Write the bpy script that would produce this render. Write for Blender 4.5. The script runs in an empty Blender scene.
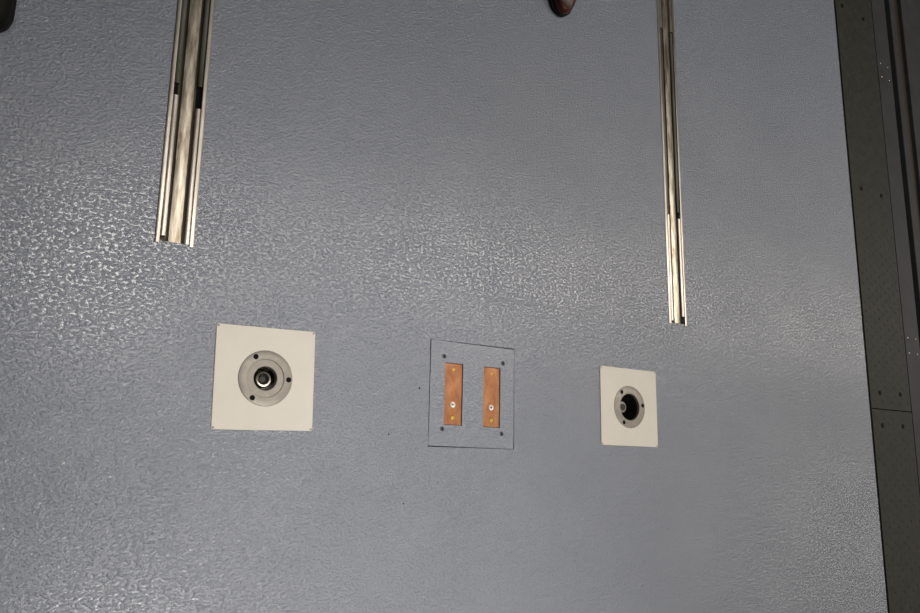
import bpy, bmesh, math, random
from math import pi, sin, cos, radians
from mathutils import Vector, Matrix
random.seed(4)
S = bpy.context.scene
COL = S.collection

# ------------------------------------------------------------------ camera
cam = bpy.data.cameras.new('camera')
cam.sensor_width = 36.0
cam.lens = 792.59 * 36.0 / 920.0
cam.clip_start = 0.05
co = bpy.data.objects.new('camera', cam)
co.location = (0, 0, 1.5017)
co.rotation_euler = (0.19375568, -0.57356975, 0.01855669)
COL.objects.link(co)
S.camera = co

# ------------------------------------------------------------------ light
w = bpy.data.worlds.new('world'); S.world = w; w.use_nodes = True
w.node_tree.nodes['Background'].inputs[0].default_value = (0.95, 0.97, 1.0, 1)
w.node_tree.nodes['Background'].inputs[1].default_value = 0.02

def lamp(name, kind, loc, energy, color, **kw):
    l = bpy.data.lights.new(name, kind); l.energy = energy; l.color = color
    for k, v in kw.items():
        if k not in ('rot', 'target'): setattr(l, k, v)
    o = bpy.data.objects.new(name, l); o.location = loc
    if 'rot' in kw: o.rotation_euler = kw['rot']
    if 'target' in kw:
        o.rotation_euler = (Vector(kw['target']) - Vector(loc)).to_track_quat('-Z', 'Y').to_euler()
    COL.objects.link(o); return o

def panel(x, y, sx, sy, radiance):
    lamp('ceiling_panel_light', 'AREA', (x, y, 2.4), radiance * pi * sx * sy, (1.0, 0.91, 0.79), shape='RECTANGLE', size=sx, size_y=sy)
panel(-0.20, 1.02, 1.4, 0.42, 3.7)
panel(1.25, 1.10, 1.5, 0.50, 5.4)
panel(2.85, 1.20, 1.7, 0.6, 7.0)
panel(4.75, 1.25, 2.1, 0.6, 5.2)
panel(7.50, 1.30, 3.4, 0.6, 5.0)
panel(2.70, -1.15, 2.6, 0.3, 7.5)
panel(6.20, -0.60, 3.2, 1.6, 1.9)
def spot(x, y, tx, ty, deg, watts):  # added spots, no known fixture; cones fade the floor's brightness towards +y
    lamp('added_spot_light', 'SPOT', (x, y, 2.4), watts, (1.0, 0.94, 0.86), target=(tx, ty, 0),
         spot_size=radians(deg), spot_blend=1.0, shadow_soft_size=0.3)
spot(0.7, -1.0, 0.62, -0.2, 46, 85)
spot(0.5, 0.85, 0.5, 0.05, 42, 36)
spot(1.4, -1.3, 1.0, -0.15, 58, 72)

vs = S.view_settings
vs.view_transform = 'Standard'; vs.look = 'None'; vs.exposure = 0.0; vs.gamma = 1.0; vs.use_curve_mapping = False

# ------------------------------------------------------------------ materials
def mat(name, color, rough=0.5, metal=0.0, spec=0.5, coat=0.0):
    m = bpy.data.materials.new(name); m.use_nodes = True
    b = m.node_tree.nodes['Principled BSDF']
    b.inputs['Base Color'].default_value = (*color, 1)
    b.inputs['Roughness'].default_value = rough
    b.inputs['Metallic'].default_value = metal
    b.inputs['Specular IOR Level'].default_value = spec
    b.inputs['Coat Weight'].default_value = coat
    return m
def N(m, t, **kw):
    n = m.node_tree.nodes.new(t)
    for k, v in kw.items():
        if k in n.inputs: n.inputs[k].default_value = v
        else: setattr(n, k, v)
    return n
def L(m, a, b): m.node_tree.links.new(a, b)
def coords(m, scale=(1, 1, 1)):
    tc = N(m, 'ShaderNodeTexCoord'); mp = N(m, 'ShaderNodeMapping')
    mp.inputs['Scale'].default_value = scale
    L(m, tc.outputs['Object'], mp.inputs['Vector']); return mp.outputs['Vector']
def ramp(m, fac, stops):
    r = N(m, 'ShaderNodeValToRGB'); e = r.color_ramp.elements
    while len(e) < len(stops): e.new(0.5)
    for x, (p, c) in zip(e, stops): x.position = p; x.color = (*c, 1) if len(c) == 3 else c
    L(m, fac, r.inputs['Fac']); return r.outputs['Color']
def mottle(m, c1, c2, scale=20, stretch=(1, 1, 1), lo=0.35, hi=0.65, detail=4):
    v = coords(m, stretch)
    n = N(m, 'ShaderNodeTexNoise', Scale=scale, Detail=detail, Roughness=0.6)
    L(m, v, n.inputs['Vector'])
    L(m, ramp(m, n.outputs['Fac'], [(lo, c1), (hi, c2)]), m.node_tree.nodes['Principled BSDF'].inputs['Base Color'])
    return n
def bump(m, height, dist, strength=1.0):
    b = N(m, 'ShaderNodeBump', Strength=strength, Distance=dist)
    L(m, height, b.inputs['Height'])
    L(m, b.outputs['Normal'], m.node_tree.nodes['Principled BSDF'].inputs['Normal'])

def pebbled(name, amount):
    """grey-blue coated floor with a fine pebbled (orange peel) surface"""
    m = mat(name, (0.20, 0.22, 0.26), 0.2, 0, 1.0)
    mottle(m, (0.186, 0.213, 0.272), (0.202, 0.229, 0.288), 2.5, lo=0.3, hi=0.7, detail=6)
    v = coords(m, (0.72, 1.1, 1))
    n1 = N(m, 'ShaderNodeTexNoise', Scale=190.0, Detail=3.0, Roughness=0.6); L(m, v, n1.inputs['Vector'])
    n2 = N(m, 'ShaderNodeTexNoise', Scale=380.0, Detail=1.0); L(m, v, n2.inputs['Vector'])
    n3 = N(m, 'ShaderNodeTexNoise', Scale=6.0, Detail=2.0); L(m, v, n3.inputs['Vector'])
    mr = N(m, 'ShaderNodeMapRange'); mr.inputs['From Min'].default_value = 0.42; mr.inputs['From Max'].default_value = 0.78; mr.interpolation_type = 'SMOOTHSTEP'
    L(m, n1.outputs['Fac'], mr.inputs['Value'])
    ad = N(m, 'ShaderNodeMath', operation='MULTIPLY_ADD'); ad.inputs[1].default_value = 0.22
    L(m, n2.outputs['Fac'], ad.inputs[0]); L(m, mr.outputs['Result'], ad.inputs[2])
    vo = N(m, 'ShaderNodeTexVoronoi', Scale=125.0); L(m, coords(m, (0.8, 1, 1)), vo.inputs['Vector'])
    dm = N(m, 'ShaderNodeMapRange'); dm.interpolation_type = 'SMOOTHSTEP'
    dm.inputs['From Min'].default_value = 0.36; dm.inputs['From Max'].default_value = 0.0; dm.inputs['To Max'].default_value = 0.62
    L(m, vo.outputs['Distance'], dm.inputs['Value'])
    a2 = N(m, 'ShaderNodeMath', operation='ADD'); L(m, ad.outputs[0], a2.inputs[0]); L(m, dm.outputs['Result'], a2.inputs[1]); ad = a2
    mu = N(m, 'ShaderNodeMath', operation='MULTIPLY')
    mm = N(m, 'ShaderNodeMapRange'); mm.inputs['From Min'].default_value = 0.3; mm.inputs['From Max'].default_value = 0.7
    mm.inputs['To Min'].default_value = 0.85; mm.inputs['To Max'].default_value = 1.12
    L(m, n3.outputs['Fac'], mm.inputs['Value'])
    L(m, ad.outputs[0], mu.inputs[0]); L(m, mm.outputs['Result'], mu.inputs[1])
    bump(m, mu.outputs[0], amount)
    return m

M = {}
M['floor'] = pebbled('pebbled_floor_coating', 0.0011)
M['panel'] = pebbled('panel_coating', 0.0006)
M['cream'] = mat('cream_plate', (0.76, 0.72, 0.65), 0.5, 0, 0.25)
mottle(M['cream'], (0.66, 0.635, 0.585), (0.70, 0.675, 0.625), 14, lo=0.3, hi=0.7)
M['alu'] = mat('worn_aluminium', (0.8, 0.75, 0.66), 0.38, 1)
n = mottle(M['alu'], (0.36, 0.33, 0.29), (0.66, 0.63, 0.59), 55, (1, 0.12, 1), 0.33, 0.6, 5)
bump(M['alu'], n.outputs['Fac'], 0.0006)
M['rib'] = mat('mottled_rib', (0.7, 0.62, 0.48), 0.38, 1)
n = mottle(M['rib'], (0.22, 0.18, 0.13), (0.68, 0.64, 0.56), 70, (1, 0.15, 1), 0.36, 0.6, 6)  # mottled colour: dirt noise painted in place of the rib's uneven reflections
bump(M['rib'], n.outputs['Fac'], 0.0008)
M['dull'] = mat('dull_aluminium', (0.20, 0.20, 0.19), 0.5, 0.7)
n = mottle(M['dull'], (0.06, 0.058, 0.05), (0.16, 0.16, 0.15), 50, (1, 0.1, 1), 0.35, 0.65)
M['dirt'] = mat('grimy_groove', (0.07, 0.058, 0.042), 0.5, 0.3)
M['black'] = mat('black_void', (0.005, 0.005, 0.005), 0.7, 0, 0.1)
M['steel'] = mat('turned_steel', (0.5, 0.46, 0.41), 0.5, 0.65)
mottle(M['steel'], (0.27, 0.255, 0.23), (0.335, 0.315, 0.29), 60, lo=0.3, hi=0.7)
M['bright'] = mat('bright_steel', (0.72, 0.68, 0.62), 0.18, 1)
M['bore'] = mat('oiled_bore', (0.045, 0.04, 0.036), 0.2, 0.6)
M['sock'] = mat('dark_socket', (0.03, 0.03, 0.03), 0.4, 0.3)
M['copper'] = mat('copper', (0.80, 0.36, 0.18), 0.45, 0.45)
n = mottle(M['copper'], (0.27, 0.095, 0.04), (0.50, 0.235, 0.11), 38, (1, 0.6, 1), 0.3, 0.7, 5)
bump(M['copper'], n.outputs['Fac'], 0.0006)
M['brass'] = mat('brass', (0.52, 0.36, 0.07), 0.35, 0.6)
M['zinc'] = mat('zinc_screw', (0.78, 0.75, 0.68), 0.3, 0.6)
M['screw'] = mat('grey_screw', (0.075, 0.075, 0.085), 0.45, 0.5)
M['slot'] = mat('screw_slot', (0.006, 0.006, 0.006), 0.7, 0, 0.1)
M['rivet'] = mat('rivet', (0.62, 0.62, 0.60), 0.3, 0.8)
M['edge'] = mat('dark_edge_plate', (0.062, 0.062, 0.054), 0.55, 0.0, 0.15)
mottle(M['edge'], (0.028, 0.030, 0.027), (0.036, 0.038, 0.035), 25)
M['sill'] = mat('dark_sill', (0.058, 0.060, 0.066), 0.55, 0.0, 0.15)
mottle(M['sill'], (0.037, 0.039, 0.044), (0.046, 0.048, 0.054), 12)
M['groove'] = mat('brown_groove', (0.022, 0.017, 0.013), 0.6)
M['rubber'] = mat('black_rubber', (0.006, 0.006, 0.007), 0.6, 0, 0.2)
M['redlea'] = mat('red_brown_leather', (0.11, 0.020, 0.010), 0.35, 0, 0.35)
n = mottle(M['redlea'], (0.025, 0.005, 0.004), (0.075, 0.013, 0.006), 30)
bump(M['redlea'], n.outputs['Fac'], 0.0008)
M['blklea'] = mat('black_leather', (0.011, 0.011, 0.010), 0.6, 0, 0.15)
n = mottle(M['blklea'], (0.004, 0.004, 0.004), (0.007, 0.007, 0.005), 30)
bump(M['blklea'], n.outputs['Fac'], 0.0006)

# ------------------------------------------------------------------ helpers
def link(name, me, m, parent=None, loc=None, smooth=False):
    me.materials.append(m)
    if smooth:
        for p in me.polygons: p.use_smooth = True
    o = bpy.data.objects.new(name, me); COL.objects.link(o)
    if parent: o.parent = parent
    if loc: o.location = loc
    return o
def obj(name, bm, m, parent=None, loc=None, smooth=False, angle=None):
    bmesh.ops.recalc_face_normals(bm, faces=bm.faces[:])
    if angle:
        for f in bm.faces: f.smooth = True
        for e in bm.edges:
            if len(e.link_faces) == 2 and e.calc_face_angle(0) > radians(angle): e.smooth = False
    me = bpy.data.meshes.new(name); bm.to_mesh(me); bm.free()
    return link(name, me, m, parent, loc, smooth)
def thing(name, loc, label, cat, group=None):
    o = bpy.data.objects.new(name, None); o.location = loc; o.empty_display_size = 0.05
    COL.objects.link(o); tag(o, label, cat, group); return o
def tag(o, label, cat, group=None):
    o['label'] = label; o['category'] = cat
    if group: o['group'] = group
def add_box(bm, x0, x1, y0, y1, z0, z1, bev=0.0):
    r = bmesh.ops.create_cube(bm, size=1.0)
    for v in r['verts']:
        v.co = Vector(((x0 + x1) / 2 + v.co.x * (x1 - x0), (y0 + y1) / 2 + v.co.y * (y1 - y0), (z0 + z1) / 2 + v.co.z * (z1 - z0)))
    if bev:
        es = list({e for v in r['verts'] for e in v.link_edges})
        bmesh.ops.bevel(bm, geom=es, offset=bev, segments=2, affect='EDGES', profile=0.6)
def box(*a, **k):
    bm = bmesh.new(); add_box(bm, *a, **k); return bm
def lathe(prof, n=64, cx=0, cy=0, bm=None):
    """closed loop profile of (r, z) spun about z"""
    bm = bm or bmesh.new(); rings = []
    for r, z in prof:
        if r < 1e-6: rings.append([bm.verts.new((cx, cy, z))])
        else: rings.append([bm.verts.new((cx + r * cos(2 * pi * i / n), cy + r * sin(2 * pi * i / n), z)) for i in range(n)])
    for a, b in zip(rings, rings[1:]):
        for i in range(n):
            j = (i + 1) % n
            if len(a) == 1 and len(b) == 1: continue
            if len(a) == 1: bm.faces.new((a[0], b[i], b[j]))
            elif len(b) == 1: bm.faces.new((a[i], a[j], b[0]))
            else: bm.faces.new((a[i], a[j], b[j], b[i]))
    return bm
def slab_with_holes(xs, ys, holes, z0, z1):
    """rectangular slab with rectangular openings; one closed mesh"""
    xs = sorted(set(xs) | {h[0] for h in holes} | {h[1] for h in holes})
    ys = sorted(set(ys) | {h[2] for h in holes} | {h[3] for h in holes})
    def solid(i, j):
        if i < 0 or j < 0 or i >= len(xs) - 1 or j >= len(ys) - 1: return False
        cx = (xs[i] + xs[i + 1]) / 2; cy = (ys[j] + ys[j + 1]) / 2
        return not any(h[0] < cx < h[1] and h[2] < cy < h[3] for h in holes)
    bm = bmesh.new(); vt = {}
    def v(i, j, k):
        if (i, j, k) not in vt: vt[i, j, k] = bm.verts.new((xs[i], ys[j], (z0, z1)[k]))
        return vt[i, j, k]
    for i in range(len(xs) - 1):
        for j in range(len(ys) - 1):
            if not solid(i, j): continue
            bm.faces.new((v(i, j, 1), v(i + 1, j, 1), v(i + 1, j + 1, 1), v(i, j + 1, 1)))
            bm.faces.new((v(i, j, 0), v(i, j + 1, 0), v(i + 1, j + 1, 0), v(i + 1, j, 0)))
            if not solid(i - 1, j): bm.faces.new((v(i, j, 0), v(i, j, 1), v(i, j + 1, 1), v(i, j + 1, 0)))
            if not solid(i + 1, j): bm.faces.new((v(i + 1, j, 0), v(i + 1, j + 1, 0), v(i + 1, j + 1, 1), v(i + 1, j, 1)))
            if not solid(i, j - 1): bm.faces.new((v(i, j, 0), v(i + 1, j, 0), v(i + 1, j, 1), v(i, j, 1)))
            if not solid(i, j + 1): bm.faces.new((v(i, j + 1, 0), v(i, j + 1, 1), v(i + 1, j + 1, 1), v(i + 1, j + 1, 0)))
    return bm

# ------------------------------------------------------------------ floor
PX, PY, PW, PH = 1.0027, 0.1673, 0.2292, 0.2328           # centre panel
G = 0.0016
A1 = (0.5153, 0.1695); A2 = (1.490, 0.1678)                 # the two anchors
R1, R2 = 0.3225, 1.6870                                     # the two rails
YE, YT, YF = 0.407, 0.727, 2.9                              # rail end, step in the rail, far end
RH = 0.036
XE = 2.603                                                  # edge of the coated floor
holes = [(PX - PW / 2 - G, PX + PW / 2 + G, PY - PH / 2 - G, PY + PH / 2 + G)]
for a in (A1, A2): holes.append((a[0] - 0.065, a[0] + 0.065, a[1] - 0.065, a[1] + 0.065))
for r in (R1, R2): holes.append((r - 0.0285, r + 0.0285, YE + 0.004, YF))
fl = obj('floor', slab_with_holes([-1.6, XE], [-1.6, 3.2], holes, -0.05, 0.0), M['floor'])
fl['kind'] = 'structure'
sub = obj('floor', box(-1.6, 3.9, -2.0, 3.4, -0.12, -0.05), M['black']); sub.name = 'floor_base'; sub['kind'] = 'structure'
for (x, y, r) in ((0.862, 0.174, 0.0021), (0.79, 0.072, 0.0016), (0.83, -0.07, 0.0015)):
    obj('pit', lathe([(0, 0.0006), (r, 0.0004), (r * 1.1, -0.001), (0, -0.001)], 12, x, y), M['slot'], fl)

M['seam'] = mat('filled_seam', (0.165, 0.185, 0.225), 0.4)
obj('filled_seam', box(0.362, 1.648, 0.3995, 0.4020, -0.001, 0.00025), M['seam'], fl)

# ------------------------------------------------------------------ rails
def prism_y(prof, y0, y1, chamfer=0.0):
    bm = bmesh.new()
    a = [bm.verts.new((x, y0 + chamfer * 0, z)) for x, z in prof]
    b = [bm.verts.new((x, y1, z)) for x, z in prof]
    n = len(prof)
    for i in range(n):
        j = (i + 1) % n; bm.faces.new((a[i], a[j], b[j], b[i]))
    bm.faces.new(a); bm.faces.new(b[::-1]); return bm
def arc(x0, x1, z0, h, n=6):
    """gently crowned top from x0 to x1"""
    return [(x0 + (x1 - x0) * i / n, z0 + h * sin(pi * i / n)) for i in range(n + 1)]
def lip(s, y0, y1, top, name, m, parent):
    p = [(s * 0.0170, -0.0105)] + [(s * x, z) for x, z in [(0.0170, top - 0.003)] + arc(0.0176, 0.0268, top, 0.0016)] + [(s * 0.0276, top - 0.003), (s * 0.0276, -0.0105)]
    return obj(name, prism_y(p, y0, y1), m, parent, angle=50)
def rail(x, label, dull_end, gaps, starts):
    t = thing('floor_rail', (x, YE, 0), label, 'floor rail')
    y1 = YF - YE - 0.002
    obj('channel', prism_y([(-0.0278, -0.040), (0.0278, -0.040), (0.0278, -0.011), (-0.0278, -0.011)], 0.006, y1), M['dirt'], t)
    for s in (-1, 1):                                        # thin flange lying on the floor
        p = [(s * 0.0278, 0.0002), (s * 0.0278, 0.0024), (s * 0.030, 0.0030), (s * 0.0345, 0.0026), (s * RH, 0.0012), (s * RH, 0.0002)]
        obj('flange', prism_y(p, 0.0, y1), M['alu'], t, angle=40)
    # centre rib, crowned
    rp = [(-0.0118, -0.0108), (-0.0118, -0.0030)] + arc(-0.0110, 0.0110, -0.0010, 0.0022, 10) + [(0.0118, -0.0030), (0.0118, -0.0108)]
    obj('centre_rib', prism_y(rp, 0.004, y1), M['rib'], t, angle=50)
    st = YT - YE
    for s in (-1, 1):
        g0, g1 = gaps[s]
        lip(s, starts[s], st + g0, 0.0016, 'side_rib', M['alu'], t)
        lip(s, st + g1, dull_end - YE if dull_end else y1, -0.0004, 'filler_strip', M['dull'], t)
        if dull_end: lip(s, dull_end - YE + 0.002, y1, 0.0016, 'side_rib', M['alu'], t)
        # block painted black to stand for a hole's darkness where the ribs stop
        if g1 > g0: obj('pocket', box(s * 0.0182 if s > 0 else -0.0276, s * 0.0276 if s > 0 else -0.0182, st + g0, st + g1, -0.0108, -0.007), M['black'], t)
    # end cap sealing the cut end
    obj('end_seal', box(-0.0278, 0.0278, 0.0005, 0.0055, -0.03, -0.0006, bev=0.0008), M['dirt'], t)
    return t
rail(R1, 'wide scuffed metal rail sunk in the grey floor, ending above the larger cream plate', None,
     {-1: (-0.022, 0.004), 1: (-0.040, 0.008)}, {-1: 0.014, 1: 0.004})
rail(R2, 'narrow-looking metal rail sunk in the grey floor, ending nearest the dark edge strip', 1.31,
     {-1: (-0.002, 0.002), 1: (-0.008, 0.012)}, {-1: 0.010, 1: 0.026})

# ------------------------------------------------------------------ cream plates with steel anchors
def plate_with_hole(w, h, r, z0, z1, rc=0.003, n=64):
    """square plate with rounded corners and a round hole"""
    bm = bmesh.new(); outer, inner = [], []
    angs = []
    for k in range(4):                                       # corner angles are always sampled
        for i in range(n // 4): angs.append(-pi / 4 + k * pi / 2 + (i / (n // 4)) * pi / 2)
        angs += [pi / 4 + k * pi / 2 - 0.012]
        angs += [-pi / 4 + k * pi / 2 + 0.012]
    angs.sort(); n = len(angs)
    for a in angs:
        c, s = cos(a), sin(a); k = min(w / 2 / abs(c) if abs(c) > 1e-9 else 9, h / 2 / abs(s) if abs(s) > 1e-9 else 9)
        if k > w / 2 * 1.412: k -= 0.0012
        outer.append((c * k, s * k)); inner.append((c * r, s * r))
    def ring(pts, z): return [bm.verts.new((x, y, z)) for x, y in pts]
    q = 0.0006
    sh = lambda pts, d: [(x * (1 - d / (w / 2)), y * (1 - d / (h / 2))) for x, y in pts]
    rs = [ring(inner, z0), ring(inner, z1), ring(sh(outer, q), z1), ring(outer, z1 - q), ring(outer, z0)]
    for a, b in zip(rs, rs[1:] + rs[:1]):
        for i in range(n):
            j = (i + 1) % n; bm.faces.new((a[i], a[j], b[j], b[i]))
    return bm
def anchor(pos, rot, label, collar, angles):
    t = thing('floor_anchor', (*pos, 0), label, 'floor anchor'); t.rotation_euler[2] = rot
    W = 0.2
    obj('base_plate', plate_with_hole(W, W, 0.0545, 0.0003, 0.0022, n=72), M['cream'], t)
    # round steel flange, recessed shoulder and bore
    if collar:
        prof = [(0.0542, 0.0), (0.0542, 0.0030), (0.0534, 0.0036), (0.0376, 0.0036), (0.0370, 0.0030), (0.0370, 0.0012), (0.0362, 0.0010),
                (0.0242, 0.0014), (0.0232, 0.0006), (0.0228, -0.010), (0.0250, -0.0102), (0.0250, 0.0), (0.0542, 0.0)]
        br = 0.0228
    else:
        prof = [(0.0542, 0.0), (0.0542, 0.0030), (0.0534, 0.0036), (0.0352, 0.0036), (0.0342, 0.0026), (0.0340, -0.004), (0.0360, -0.004), (0.0360, 0.0), (0.0542, 0.0)]
        br = 0.0340
    f = obj('flange', lathe(prof, 80), M['steel'], t, angle=40)
    z = 0.0038
    for a in angles:                                 # three socket screws
        x, y = 0.0463 * cos(radians(a)), 0.0463 * sin(radians(a))
        obj('socket_screw', lathe([(0, 0.0038), (0.0052, 0.0038), (0.0052, 0.0031), (0, 0.0031)], 20, x, y), M['black'], f)
        obj('screw_rim', lathe([(0.0052, 0.0034), (0.0053, 0.0040), (0.0058, 0.0039), (0.0060, 0.0034)], 20, x, y), M['steel'], f)
    top = -0.010 if collar else -0.004
    obj('bore', lathe([(br + 0.001, top), (br, top), (br - 0.0006, -0.046), (0, -0.046), (0, -0.0475), (br + 0.001, -0.0475), (br + 0.001, top)], 64), M['bore'], t, angle=40)
    if collar:
        b = obj('bolt', lathe([(0, -0.0465 + 0.001), (0.0165, -0.0455), (0.0165, -0.013), (0.0160, -0.0085), (0.0145, -0.0065), (0.0115, -0.0068), (0.0102, -0.0092), (0.0100, -0.018), (0, -0.018)], 48, -0.001, -0.001), M['bright'], t, angle=40)
        obj('bolt_socket', lathe([(0.0100, -0.0105), (0.0098, -0.0100), (0.0060, -0.0125), (0, -0.0125), (0, -0.0175), (0.0098, -0.0175), (0.0100, -0.0105)], 6, -0.001, -0.001), M['sock'], b)
    else:
        b = obj('bolt', lathe([(0, -0.0455), (0.0150, -0.0455), (0.0150, -0.024), (0.0140, -0.0205), (0.0100, -0.0200), (0.0088, -0.0185), (0, -0.0185)], 48, -0.004, 0.001), M['steel'], t, angle=40)
        obj('bolt_socket', lathe([(0.0088, -0.0182), (0, -0.0182), (0, -0.0176), (0.0088, -0.0176), (0.0088, -0.0182)], 6, -0.004, 0.001), M['sock'], b)
    for sx, sy in ((-1, 1), (-1, -1), (1, -1), (1, 1)):
        obj('corner_pin', lathe([(0, 0.0028), (0.0016, 0.0027), (0.0024, 0.0021), (0.0024, 0.0012), (0, 0.0012)], 16, sx * (W / 2 - 0.0035), sy * (W / 2 - 0.0035)), M['steel'], t)
    return t
anchor(A1, 0.02176, 'larger of two cream plates with steel flange and shiny bolt, below the wide rail', True, (118, -1, 237))
anchor(A2, -0.00267, 'smaller cream plate with steel flange and deep black bore, right of the copper contact panel', False, (127, 8, 241))

# ------------------------------------------------------------------ centre panel with copper contacts
pn = thing('contact_panel', (PX, PY, 0), 'grey square panel with two copper bars, flush in the floor between the cream plates', 'panel')
pn.rotation_euler[2] = -0.0071
bars = [(0.9500 - PX, 0.0240), (1.0545 - PX, 0.0236)]
BY0, BY1 = 0.0975 - PY, 0.2360 - PY
hs = [(x - w_, x + w_, BY0, BY1) for x, w_ in bars]
obj('panel_plate', slab_with_holes([-PW / 2, PW / 2], [-PH / 2, PH / 2], hs, -0.008, 0.0004), M['panel'], pn)
obj('backing', box(-PW / 2, PW / 2, -PH / 2, PH / 2, -0.014, -0.0082), M['black'], pn)
def screw(parent, x, y, z, r, m, name, cross=True, slot=True):
    s = obj(name, lathe([(0, z + r * 0.30), (r * 0.6, z + r * 0.26), (r, z + 0.0002), (r, z - 0.0012), (0, z - 0.0012)], 24, x, y), m, parent, angle=50)
    bm = bmesh.new(); d = r * 0.62; k = r * 0.14; zz = z + r * 0.30
    add_box(bm, x - d, x + d, y - k, y + k, z, zz + 0.0001)
    if cross: add_box(bm, x - k, x + k, y - d, y + d, z, zz + 0.00012)
    if slot: obj('screw_recess', bm, M['slot'], s)
    else: bm.free()
    return s
for (x, w_) in bars:
    b = obj('contact_bar', box(x - w_ + 0.0006, x + w_ - 0.0006, BY0 + 0.0008, BY1 - 0.0008, -0.0078, -0.0024, bev=0.0007), M['copper'], pn)
    # zinc washer with dark centre, brass screw below, brass mark on top
    obj('washer', lathe([(0.0022, -0.0024), (0.0022, -0.0008), (0.0030, -0.0004), (0.0068, -0.0008), (0.0073, -0.0024), (0.0022, -0.0024)], 24, x - 0.0005, 0.1425 - PY), M['zinc'], b, angle=40)
    obj('screw_recess', lathe([(0, -0.0012), (0.0022, -0.0012), (0.0022, -0.0024), (0, -0.0024)], 6, x - 0.0005, 0.1425 - PY), M['slot'], b)
    obj('brass_screw', lathe([(0, -0.0006), (0.0036, -0.0009), (0.0052, -0.0018), (0.0056, -0.0024), (0, -0.0024)], 20, x + 0.0004, 0.1135 - PY), M['brass'], b, angle=50)
    obj('brass_screw', lathe([(0, -0.0019), (0.0026, -0.0020), (0.0036, -0.0024), (0, -0.0024)], 20, x + 0.001, 0.2215 - PY), M['brass'], b, angle=50)
for x, y in ((0.923, 0.249), (1.085, 0.248), (0.922, 0.088), (1.083, 0.084)):
    screw(pn, x - PX, y - PY, 0.0004, 0.0055, M['screw'], 'panel_screw')

# ------------------------------------------------------------------ dark edge plates, sill and door track on the right
def treads(bm, x0, x1, y0, y1, z, nx=9, step=0.034, skip=()):
    """raised lozenge pattern of a tread plate"""
    ny = int((y1 - y0) / step)
    for i in range(nx):
        for j in range(ny):
            cx = x0 + (i + 0.5) * (x1 - x0) / nx; cy = y0 + (j + 0.5 + (0.5 if i % 2 else 0)) * step
            if cy > y1 - 0.014 or any(abs(cx - a) < 0.014 and abs(cy - b) < 0.014 for a, b in skip): continue
            an = radians(45 if (i + j) % 2 else -45); l, k = 0.0095, 0.0030
            vs_ = []
            for u, v, h in ((-l, 0, 0), (0, -k, 0), (l, 0, 0), (0, k, 0)):
                vs_.append(bm.verts.new((cx + u * cos(an) - v * sin(an), cy + u * sin(an) + v * cos(an), z)))
            t = bm.verts.new((cx, cy, z + 0.0015))
            for q in range(4): bm.faces.new((vs_[q], vs_[(q + 1) % 4], t))
X0, X1 = XE + 0.012, 2.864
YS = 0.226
def edge_plate(y0, y1, screws, label):
    t = thing('edge_plate', ((X0 + X1) / 2, (y0 + y1) / 2, 0), label, 'edge plate')
    cx, cy = t.location.x, t.location.y
    bm = box(X0 - cx, X1 - cx, y0 - cy, y1 - cy, -0.05, 0.0, bev=0.0008)
    treads(bm, X0 - cx + 0.004, X1 - cx - 0.004, y0 - cy + 0.01, y1 - cy - 0.004, 0.0, skip=[(a - cx, b - cy) for a, b in screws])
    p = obj('tread_plate', bm, M['edge'], t)
    for a, b in screws:
        obj('countersunk_screw', lathe([(0, 0.0006), (0.0062, 0.0006), (0.0078, 0.0011), (0.0086, 0.0002), (0, 0.0002)], 20, a - cx, b - cy), M['slot'], p)
edge_plate(YS + 0.0015, 3.2, [(2.657, 1.741), (2.795, 1.734), (2.673, 1.018), (2.802, 1.016), (2.673, 0.282), (2.801, 0.284)],
           'long dark tread plate along the right side of the grey floor, above the cross joint')
edge_plate(-1.6, YS - 0.0015, [(2.671, 0.171), (2.799, 0.173), (2.671, -0.62), (2.799, -0.62)],
           'dark tread plate at the lower right, below the cross joint')
# black seam between floor and edge plates
o = obj('trim_1', box(XE + 0.0002, X0 - 0.0002, -1.6, 3.2, -0.0495, -0.008), M['black']); o['kind'] = 'structure'
sl = thing('threshold_strip', (2.917, 0.8, 0), 'smooth dark threshold strip with clusters of tiny bright rivets beside the tread plates', 'threshold')
p = obj('strip', box(2.8705 - 2.917, 2.967 - 2.917, -2.4, 2.4, -0.05, -0.001, bev=0.001), M['sill'], sl)
for yc in (1.548, 0.467, -0.62):
    for dx in (-0.027, 0.025):
        for dy in (0.028, -0.028):
            obj('rivet', lathe([(0, 0.0014), (0.0024, 0.0009), (0.0034, -0.0008), (0, -0.0008)], 14, dx, yc - 0.8 + dy), M['rivet'], p, smooth=True)
tk = thing('door_track', (3.12, 0.8, 0), 'dark double-grooved door track at the far right edge', 'door track')
obj('groove_bed', box(2.9675 - 3.12, 0.6, -2.4, 2.4, -0.0495, -0.030), M['black'], tk)
obj('ridge', box(3.008 - 3.12, 3.044 - 3.12, -2.4, 2.4, -0.030, -0.002, bev=0.003), M['sill'], tk)
obj('second_groove', box(3.0442 - 3.12, 3.0895 - 3.12, -2.4, 2.4, -0.030, -0.012), M['groove'], tk)
obj('outer_plate', box(3.090 - 3.12, 0.6, -2.4, 2.4, -0.030, 0.002, bev=0.002), M['sill'], tk)

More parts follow.
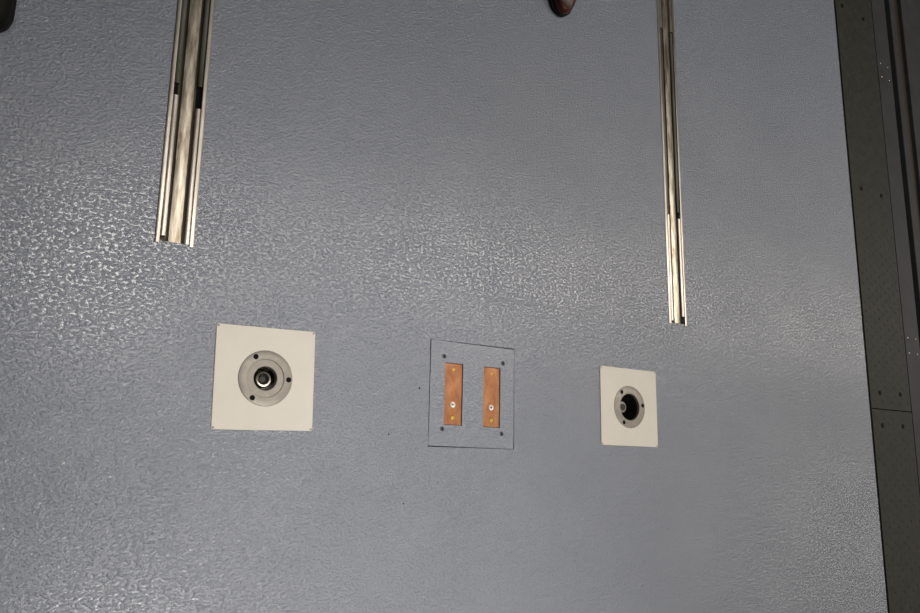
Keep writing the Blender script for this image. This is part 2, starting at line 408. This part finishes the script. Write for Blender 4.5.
# ------------------------------------------------------------------ shoes
def shoe(pos, rz, label, m, size, toe):
    """low shoe, toe pointing to -y, heel at +y; origin under the toe tip"""
    t = thing('shoe', (*pos, 0), label, 'shoe'); t.rotation_euler[2] = rz
    Ln, Wd = size
    # stations: (distance from toe, half width factor, top height)
    if toe == 'pointed':
        st = [(0, .10, .024), (.015, .38, .032), (.05, .66, .040), (.12, .88, .048), (.22, .98, .054), (.33, 1.0, .064), (.45, .92, .078), (.58, .78, .088), (.72, .70, .090), (.86, .72, .088), (.96, .60, .088), (1.0, .30, .086)]
    else:
        st = [(0, .32, .034), (.012, .56, .044), (.045, .82, .052), (.11, .97, .058), (.22, 1.0, .060), (.33, 1.0, .068), (.45, .93, .080), (.58, .82, .090), (.72, .76, .094), (.86, .76, .094), (.96, .62, .094), (1.0, .30, .092)]
    def section(d, hw, z0, top, n=14):
        y = d * Ln; w = hw * Wd / 2; pts = []
        for i in range(n + 1):
            a = pi * i / n
            pts.append((w * cos(a) * (1.0 if sin(a) < 0.6 else 1.0), y, z0 + (top - z0) * (sin(a) ** 0.62)))
        return pts
    bm = bmesh.new(); prev = None; rings = []
    for d, hw, top in st: rings.append([bm.verts.new(p_) for p_ in section(d, hw, 0.012, top)])
    for a, b in zip(rings, rings[1:]):
        for i in range(len(a) - 1): bm.faces.new((a[i], a[i + 1], b[i + 1], b[i]))
        bm.faces.new((a[-1], a[0], b[0], b[-1]))
    bm.faces.new(rings[0]); bm.faces.new(rings[-1][::-1])
    u = obj('upper', bm, m, t, smooth=True)
    sd = u.modifiers.new('smooth', 'SUBSURF'); sd.levels = 1; sd.render_levels = 2
    def outline(grow, z0, z1, d0=0.0, d1=1.0):
        b_ = bmesh.new(); lf, rt = [], []
        for i in range(41):
            d = d0 + (d1 - d0) * (0.5 - 0.5 * cos(pi * i / 40))
            for q in range(len(st) - 1):
                if st[q][0] <= d <= st[q + 1][0] + 1e-9:
                    f = (d - st[q][0]) / (st[q + 1][0] - st[q][0]); hw = st[q][1] * (1 - f) + st[q + 1][1] * f
            w_ = hw * Wd / 2 + grow; y = d * Ln + (-grow if i == 0 and d0 == 0 else grow if i == 40 and d1 == 1 else 0)
            lf.append((-w_, y)); rt.append((w_, y))
        pts = lf + rt[::-1]
        lo = [b_.verts.new((x, y, z0)) for x, y in pts]; hi = [b_.verts.new((x, y, z1)) for x, y in pts]
        for i in range(len(pts)):
            j = (i + 1) % len(pts); b_.faces.new((lo[i], lo[j], hi[j], hi[i]))
        b_.faces.new(lo[::-1]); b_.faces.new(hi); return b_
    s = obj('sole', outline(0.003, 0.006, 0.014), M['rubber'], t)
    obj('heel', outline(0.001, 0.0, 0.0062, 0.70, 1.0), M['rubber'], t)
    obj('sole_pad', outline(-0.001, 0.0, 0.0062, 0.02, 0.5), M['rubber'], t)
    lp = outline(-0.008, st[7][2] - 0.002, st[7][2] + 0.004, 0.60, 0.985)   # ankle opening lining
    obj('lining', lp, M['black'], t)
    for k, d in enumerate((0.38, 0.43, 0.48, 0.53)):          # laces across the instep
        h = [s_[2] for s_ in st if s_[0] >= d][0]
        b_ = bmesh.new(); n = 8; rows = []
        for i in range(n + 1):
            xx = -0.02 + 0.04 * i / n; zz = h - 0.001 - abs(xx) ** 2 * 9
            rows.append([b_.verts.new((xx, d * Ln + 0.002 * cos(q * pi / 2), zz + 0.002 * sin(q * pi / 2))) for q in range(4)])
        for a, b in zip(rows, rows[1:]):
            for q in range(4): b_.faces.new((a[q], a[(q + 1) % 4], b[(q + 1) % 4], b[q]))
        b_.faces.new(rows[0]); b_.faces.new(rows[-1][::-1])
        obj('lace', b_, M['rubber'], t)
    return t
shoe((1.264, 1.210), radians(-4), 'red-brown leather shoe toe pointing down from the top edge', M['redlea'], (0.28, 0.080), 'pointed')
shoe((-0.036, 0.727), radians(2), 'black rounded shoe toe in the top left corner', M['blklea'], (0.29, 0.104), 'round')
